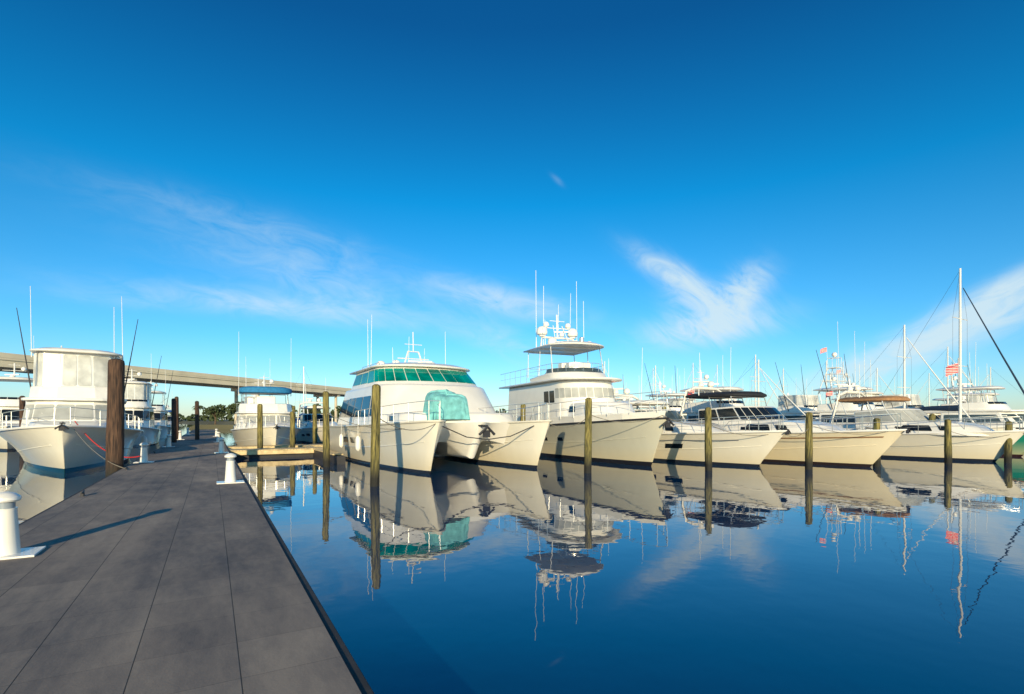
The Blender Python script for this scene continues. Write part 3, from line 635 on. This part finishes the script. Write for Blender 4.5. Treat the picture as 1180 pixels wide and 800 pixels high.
pd=pedestal(); pd.location=D(-2.1,8.3,.5); pd.rotation_euler=(0,0,A30); G='white power pedestals along the dock'
tag(pd,'white power pedestal with domed cap bolted to the dock','power pedestal',G)
for a,b in ((.42,15.1),(-2.2,23.9),(.42,28.9),(-2.2,37.),(.42,43),(-2.2,50),(.42,58),(-2.2,66)):
    place_copy(pd,D(a,b,.5),A30,'white power pedestal with domed cap bolted to the dock','power pedestal',G)
cl=mk('dock_cleat',merge([tube([(0,-.16,.09),(0,-.08,.075),(0,.08,.075),(0,.16,.09)],.018,6),box(0,0,.035,.05,.14,.07)]),DARK,None,smooth=True)
tag(cl,'black iron mooring cleat bolted to the dock edge','cleat','mooring cleats along the dock'); cl.location=D(-2.35,14,.5); cl.rotation_euler=(0,0,A30)
for a,b in ((.62,20),(-2.35,20.5),(-2.35,30),(.62,34)):
    k=cl.copy(); COL.objects.link(k); k.location=D(a,b,.5)
def piling(x,y,top,r=.14,mat=None,label='weathered mossy timber mooring piling standing in the water',base=-1.2):
    prof=[(r*1.05,base),(r*1.03,.3),(r*1.06,top*.35),(r,top*.6),(r*.97,top-.12),(r*.9,top-.02),(r*.4,top+.03)]
    n=14; V,F=lathe(prof,n)
    V=[(a*(1+.05*math.sin(i*1.7+x)),b*(1+.05*math.cos(i*2.3+y)),c) for i,(a,b,c) in enumerate(V)]
    o=mk('mooring_piling',(V,F),mat or PILE,None,smooth=True); o.location=(x,y,0); o.rotation_euler=(random.uniform(-.014,.014),random.uniform(-.014,.014),random.random()*6)
    tag(o,label,'piling','mooring pilings'); return o
PP=[(-4.35,16.5,3.2),(-8.3,23.3,3.35),(3.0,20.6,2.95),(8.2,21.7,2.6),(12.6,22.1,2.4),(20.7,24.7,2.1),(16.4,23.4,2.15),(24.2,25.4,2.0)]
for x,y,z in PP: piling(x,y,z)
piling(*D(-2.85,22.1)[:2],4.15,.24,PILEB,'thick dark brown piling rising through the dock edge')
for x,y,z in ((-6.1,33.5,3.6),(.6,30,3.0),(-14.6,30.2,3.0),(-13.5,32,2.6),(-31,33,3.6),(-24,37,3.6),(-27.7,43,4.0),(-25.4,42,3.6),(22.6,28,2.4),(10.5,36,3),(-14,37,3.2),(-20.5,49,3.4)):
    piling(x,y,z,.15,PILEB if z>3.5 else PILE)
def line(p,q,sag,r=.014,mat=None,name='mooring_line',label='slack mooring rope from a bow to a piling'):
    p=Vector(p);q=Vector(q)
    pts=[p.lerp(q,i/14)-Vector((0,0,sag*4*(i/14)*(1-i/14))) for i in range(15)]
    o=mk(name,tube(pts,r,5),mat or ROPE,None,smooth=True); tag(o,label,'rope','mooring lines'); return o
def DD(a,b,z): return D(a,b,z)
line(DD(7.3,18.2,2.0),(-4.3,16.6,2.2),.35)
line(DD(7.3,18.2,2.0),(-8.25,23.2,2.4),.45)
line(DD(12.2,18.2,2.0),(3.0,20.6,2.2),.3)
line((6.6,22.8,2.3),(3.1,20.6,2.3),.3)
line((6.6,22.8,2.3),(8.2,21.6,2.0),.2)
line(DD(21.2,13.6,1.6),(8.25,21.7,1.9),.3)
line(DD(21.2,13.6,1.6),(12.6,22,1.8),.3)
line(DD(25.4,11.,1.7),(12.6,22.1,1.9),.3)
line(DD(25.4,11.,1.7),(16.4,23.3,1.7),.3)
line(DD(33.9,9.6,1.5),(20.7,24.7,1.6),.3)
line((-16.9,20.0,1.85),DD(-2.4,20.5,.56),.25)
line((-17.3,20.6,2.05),DD(-2.3,23.7,.75),.5,.02,RED,'power_cable','red shore power cable drooping from a bow to the dock')
# ------------------------------------------------------------------ bridge
br=empty('highway_bridge',(-98,100,0),0,'long pale concrete highway bridge on piers beyond the marina','bridge')
dirv=Vector((31,111,0)).normalized(); nrm=Vector((dirv.y,-dirv.x,0))
def zdeck(s):
    return 14.4-(max(0,s-115)/130)**1.6*5.0
def strip(off0,off1,za,zb,s0=-60,s1=330,n=40):
    V=[];F=[]
    for i in range(n+1):
        s=s0+(s1-s0)*i/n; z=zdeck(s)
        for o_,zz in((off0,za),(off1,za),(off1,zb),(off0,zb)):
            p=dirv*s+nrm*o_; V.append((p.x,p.y,z+zz))
    for i in range(n):
        for k in range(4):
            a=i*4+k;b=i*4+(k+1)%4;F.append((a,b,b+4,a+4))
    F.append((0,1,2,3));F.append(tuple(range(n*4,n*4+4)))
    return V,F
mk('bridge_deck',strip(-6.2,6.2,-1.3,-.9),CONC,br)
for o_ in(-5.2,-2.2,1.4,5.2): mk('girder',strip(o_,o_+.8,-2.6,-1.3),CONC,br)
mk('parapet',strip(5.9,6.25,-.9,0),CONC,br); mk('parapet',strip(-6.25,-5.9,-.9,0),CONC,br)
for s in range(-18,320,40):
    p=dirv*s; z=zdeck(s)-2.6
    def loc(o_): q=p+nrm*o_; return q.x,q.y
    g=[]
    for o_ in(-4,4):
        x,y=loc(o_); g.append(lathe([(.5,-2),(.5,z-.7)],12,(x,y,0)))
    a=p+nrm*-5.5+dirv*-.6;b=p+nrm*5.5+dirv*-.6;c=p+nrm*5.5+dirv*.6;d=p+nrm*-5.5+dirv*.6
    g.append(([(q.x,q.y,zz) for zz in(z-.9,z) for q in(a,b,c,d)],[(0,1,2,3),(4,5,6,7),(0,1,5,4),(1,2,6,5),(2,3,7,6),(3,0,4,7)]))
    mk('pier',merge(g),CONCD,br)
# ------------------------------------------------------------------ water, land, trees
def water_mat():
    m,nt,b=nmat('calm_water'); L=nt.links
    b.inputs['Base Color'].default_value=(.001,.042,.115,1); b.inputs['Roughness'].default_value=.012; b.inputs['IOR'].default_value=1.8
    tc=nt.nodes.new('ShaderNodeTexCoord')
    def nz(sc,st,det):
        mp=nt.nodes.new('ShaderNodeMapping'); mp.inputs['Scale'].default_value=st; L.new(tc.outputs['Object'],mp.inputs[0])
        n=nt.nodes.new('ShaderNodeTexNoise'); n.inputs['Scale'].default_value=sc; n.inputs['Detail'].default_value=det; L.new(mp.outputs[0],n.inputs['Vector']); return n
    n1=nz(.4,(1,1.0,1),1); n2=nz(2.4,(1,.9,1),2)
    ad=nt.nodes.new('ShaderNodeMath'); ad.operation='MULTIPLY_ADD'; ad.inputs[1].default_value=.18; L.new(n2.outputs['Fac'],ad.inputs[0]); L.new(n1.outputs['Fac'],ad.inputs[2])
    bp=nt.nodes.new('ShaderNodeBump'); bp.inputs['Strength'].default_value=1.0; bp.inputs['Distance'].default_value=.011
    L.new(ad.outputs[0],bp.inputs['Height']); L.new(bp.outputs[0],b.inputs['Normal'])
    return m
w=mk('water',([(-1500,-300,0),(1500,-300,0),(1500,2500,0),(-1500,2500,0)],[(0,1,2,3)]),water_mat()); w['kind']='structure'
V=[];F=[];n=60
for i in range(n+1):
    x=-900+1900*i/n; y=330+25*math.sin(i*.7)+15*math.sin(i*1.9)
    V+= [(x,y,-.5),(x,y+8,1.2),(x,y+900,3)]
for i in range(n):
    for k in(0,1): a=i*3+k; F.append((a,a+1,a+4,a+3))
l=mk('ground',(V,F),pm('shore_ground',(.14,.13,.07),.9,0,.4,.05)); l['kind']='structure'
def leafcloud(c,rx,ry,rz,n,s):
    V=[];F=[]
    for _ in range(n):
        while True:
            p=Vector((random.uniform(-1,1),random.uniform(-1,1),random.uniform(-1,1)))
            if .05<p.length<1: break
        p=p*(.55+.45*random.random()) if random.random()<.3 else p.normalized()*random.uniform(.6,1)
        q=Vector((c[0]+p.x*rx,c[1]+p.y*ry,c[2]+p.z*rz))
        u=Vector((random.gauss(0,1),random.gauss(0,1),random.gauss(0,1))).normalized(); v=u.orthogonal().normalized()
        ss=s*random.uniform(.6,1.3); o=len(V); V+=[q+u*ss,q+v*ss*.7,q-u*ss,q-v*ss*.7]; F.append((o,o+1,o+2,o+3))
    return V,F
g=[]
for i in range(150):
    x=-420+i*7.2+random.uniform(-3,3); y=345+25*math.sin(((x+900)/1900*60)*.7)+random.uniform(0,20); h=random.uniform(4,9)
    g.append(leafcloud((x,y,h*.6),random.uniform(5,9),5,h*.6,40,1.5))
o=mk('tree_line',merge(g),FOL,recalc=False); o['kind']='stuff'; o['label']='dark green woods along the far shore'; o['category']='trees'
V=[(-75,118,-.5),(-15,125,-.5),(-10,150,-.5),(-80,160,-.5),(-73,120,1.0),(-17,127,1.0),(-12,148,1.0),(-78,156,1.0)]
l=mk('terrain',(V,[(0,1,5,4),(1,2,6,5),(2,3,7,6),(3,0,4,7),(4,5,6,7)]),MATS['shore_ground']); l['kind']='structure'
for i,(x,y,h) in enumerate(((-73,128,5),(-68,130,5.8),(-63,127,4.6),(-70.5,135,6.2),(-58,132,5),(-66,138,5.6),(-50,130,5),(-42,132,5.6),(-33,130,5))):
    T=empty('tree',(x,y,.9),0,'leafy dark green shore tree beneath the bridge','tree','trees on the far shore')
    br_=[tube([(0,0,0),(.1,.05,h*.3),(0,.1,h*.6)],(.25,.1),7)]+[tube([(0,0,h*.35),(math.cos(k)*h*.2,math.sin(k)*h*.2,h*.65)],(.1,.04),5) for k in (0,1.3,2.6,4,5.2)]
    mk('trunk',merge(br_),BARK,T,smooth=True)
    cr=[leafcloud((math.cos(k*1.3)*h*.25,math.sin(k*1.3)*h*.25,h*(.5+.07*k)),h*.25,h*.25,h*.17,110,.3) for k in range(6)]
    mk('crown',merge(cr),FOL,T,recalc=False)
for i,(x,y,h) in enumerate(((-76,126,4.6),(-55,127,4.6))):
    T=empty('palm_tree',(x,y,.9),0,'slender palm tree on the shore below the bridge','palm tree','palm trees on the far shore')
    mk('trunk',tube([(0,0,0),(.2,0,h*.5),(.1,0,h)],(.2,.12),7),BARK,T,smooth=True)
    g=[]
    for k in range(16):
        a=k*2.4; V=[];F=[]; d=Vector((math.cos(a),math.sin(a),0)); s=Vector((-d.y,d.x,0))
        for j in range(7):
            f=j/6; p=Vector((.1,0,h))+d*1.5*f+Vector((0,0,(.7-.15*(k%4))*f*1.2-1.5*f*f)); ww=.28*math.sin(math.pi*(f*.9+.08)); V+=[p+s*ww-Vector((0,0,ww*.4)),p,p-s*ww-Vector((0,0,ww*.4))]
        for j in range(6):
            for q in(0,1): a0=j*3+q;F.append((a0,a0+1,a0+4,a0+3))
        g.append((V,F))
    mk('crown',merge(g),FOL,T,recalc=False)
# ------------------------------------------------------------------ world
SE=13.0; sv=Vector((.06,-.998,0)).normalized()
wd=bpy.data.worlds.new('World'); S.world=wd; wd.use_nodes=True; nt=wd.node_tree; L=nt.links
bg=nt.nodes['Background']; bg.inputs['Strength'].default_value=.15
sky=nt.nodes.new('ShaderNodeTexSky'); sky.sky_type='NISHITA'; sky.sun_disc=False; sky.sun_elevation=math.radians(SE)
sky.sun_rotation=math.atan2(sv.x,sv.y); sky.air_density=1.0; sky.dust_density=.3; sky.ozone_density=3.0
tc=nt.nodes.new('ShaderNodeTexCoord')
sp=nt.nodes.new('ShaderNodeSeparateXYZ'); L.new(tc.outputs['Generated'],sp.inputs[0])
rp=nt.nodes.new('ShaderNodeValToRGB'); cr=rp.color_ramp
cr.elements[0].position=0; cr.elements[0].color=(.84,.88,.88,1)
cr.elements[1].position=.60; cr.elements[1].color=(.03,.40,.55,1)
e=cr.elements.new(.14); e.color=(.36,.82,.88,1)
e=cr.elements.new(.38); e.color=(.03,.72,.82,1)
L.new(sp.outputs['Z'],rp.inputs[0])
mu=nt.nodes.new('ShaderNodeMix'); mu.data_type='RGBA'; mu.blend_type='MULTIPLY'; mu.inputs[0].default_value=1
L.new(sky.outputs[0],mu.inputs[6]); L.new(rp.outputs[0],mu.inputs[7])
gain=nt.nodes.new('ShaderNodeVectorMath'); gain.operation='MULTIPLY'; gain.inputs[1].default_value=(1.1,1.20,1.45); L.new(mu.outputs[2],gain.inputs[0])
def dirp(px,py): return Vector(((px-590)/600,1,(484-py)/600))
def dot(v):
    n=nt.nodes.new('ShaderNodeVectorMath'); n.operation='DOT_PRODUCT'; L.new(tc.outputs['Generated'],n.inputs[0]); n.inputs[1].default_value=tuple(v); return n.outputs['Value']
def ma(op,a,b,c=None):
    n=nt.nodes.new('ShaderNodeMath'); n.operation=op
    for i,q in enumerate((a,b,c)):
        if q is None: continue
        if isinstance(q,(int,float)): n.inputs[i].default_value=q
        else: L.new(q,n.inputs[i])
    return n.outputs[0]
groups=[
 [((300,262),(1,.26),.20,.024,.36),((330,305),(1,.28),.20,.05,.34),((315,352),(1,.12),.20,.020,1.1),((395,335),(1,.3),.12,.035,.5),((130,345),(1,.1),.1,.012,.25)],
 [((780,320),(1,.62),.075,.018,3.2),((812,378),(1,-.14),.085,.026,3.4),((850,342),(1,-.9),.042,.028,3.0),((808,352),(1,.3),.055,.030,2.0),((637,203),(1,.9),.012,.004,.3)],
 [((575,345),(1,.22),.13,.022,1.5),((560,385),(1,.4),.12,.03,.6)],
 [((1085,388),(1,-.40),.18,.026,3.2),((1145,345),(1,-.5),.09,.020,3.0)]]
tot=None
for gi,grp in enumerate(groups):
    c,u=grp[0][:2]
    cd=dirp(*c).normalized(); ud=(dirp(c[0]+u[0]*10,c[1]+u[1]*10).normalized()-cd).normalized(); vd=cd.cross(ud).normalized()
    cb=nt.nodes.new('ShaderNodeCombineXYZ'); L.new(ma('MULTIPLY',dot(ud),4.6),cb.inputs[0]); L.new(ma('MULTIPLY',dot(vd),12),cb.inputs[1]); cb.inputs[2].default_value=gi*3.7+.4
    nz=nt.nodes.new('ShaderNodeTexNoise'); nz.inputs['Scale'].default_value=2.6; nz.inputs['Detail'].default_value=7; nz.inputs['Roughness'].default_value=.62; nz.inputs['Distortion'].default_value=.9
    L.new(cb.outputs[0],nz.inputs['Vector'])
    nf=nt.nodes.new('ShaderNodeMapRange'); nf.inputs[1].default_value=.28; nf.inputs[2].default_value=.72; nf.inputs[3].default_value=.04; L.new(nz.outputs['Fac'],nf.inputs[0])
    gt=None
    for (c,u,wu,wv,st) in grp:
        cd=dirp(*c); ln=cd.length; cd=cd.normalized()
        ud=(dirp(c[0]+u[0]*10,c[1]+u[1]*10).normalized()-cd).normalized(); vd=cd.cross(ud).normalized()
        A=ma('MULTIPLY',dot(ud),ln**.5/wu); Bq=ma('MULTIPLY',dot(vd),ln**.5/wv)
        r2=ma('ADD',ma('MULTIPLY',A,A),ma('MULTIPLY',Bq,Bq))
        k=ma('MULTIPLY',ma('EXPONENT',ma('MULTIPLY',r2,-1.0),0),st*.8)
        gt=k if gt is None else ma('ADD',gt,k)
    k=ma('MULTIPLY',ma('MULTIPLY',gt,nf.outputs[0]),ma('GREATER_THAN',sp.outputs['Y'],0.0))
    tot=k if tot is None else ma('ADD',tot,k)
sh=ma('SUBTRACT',1.0,ma('EXPONENT',ma('MULTIPLY',tot,-1.1),0))
cl_=nt.nodes.new('ShaderNodeClamp'); L.new(sh,cl_.inputs[0]); cl_.inputs['Max'].default_value=.85
mc=nt.nodes.new('ShaderNodeMix'); mc.data_type='RGBA'; mc.inputs[7].default_value=(4.6,5.6,6.0,1)
L.new(cl_.outputs[0],mc.inputs[0]); L.new(gain.outputs[0],mc.inputs[6]); L.new(mc.outputs[2],bg.inputs['Color'])
ld=bpy.data.lights.new('sun','SUN'); ld.energy=5.0; ld.angle=math.radians(.5); ld.color=(1,.82,.52)
lo=bpy.data.objects.new('sun',ld); COL.objects.link(lo); lo.location=(0,-30,40)
travel=Vector((-sv.x,-sv.y,-math.tan(math.radians(SE)))); lo.rotation_euler=travel.to_track_quat('-Z','Y').to_euler()
cam=bpy.data.cameras.new('camera'); co=bpy.data.objects.new('camera',cam); COL.objects.link(co)
co.location=(0,0,2.1); co.rotation_euler=(math.radians(90),0,0); cam.sensor_width=36; cam.lens=18.3; cam.shift_y=84/1180; cam.clip_end=6000; cam.clip_start=.05
S.camera=co
S.view_settings.view_transform='Standard'; S.view_settings.look='None'; S.view_settings.exposure=0
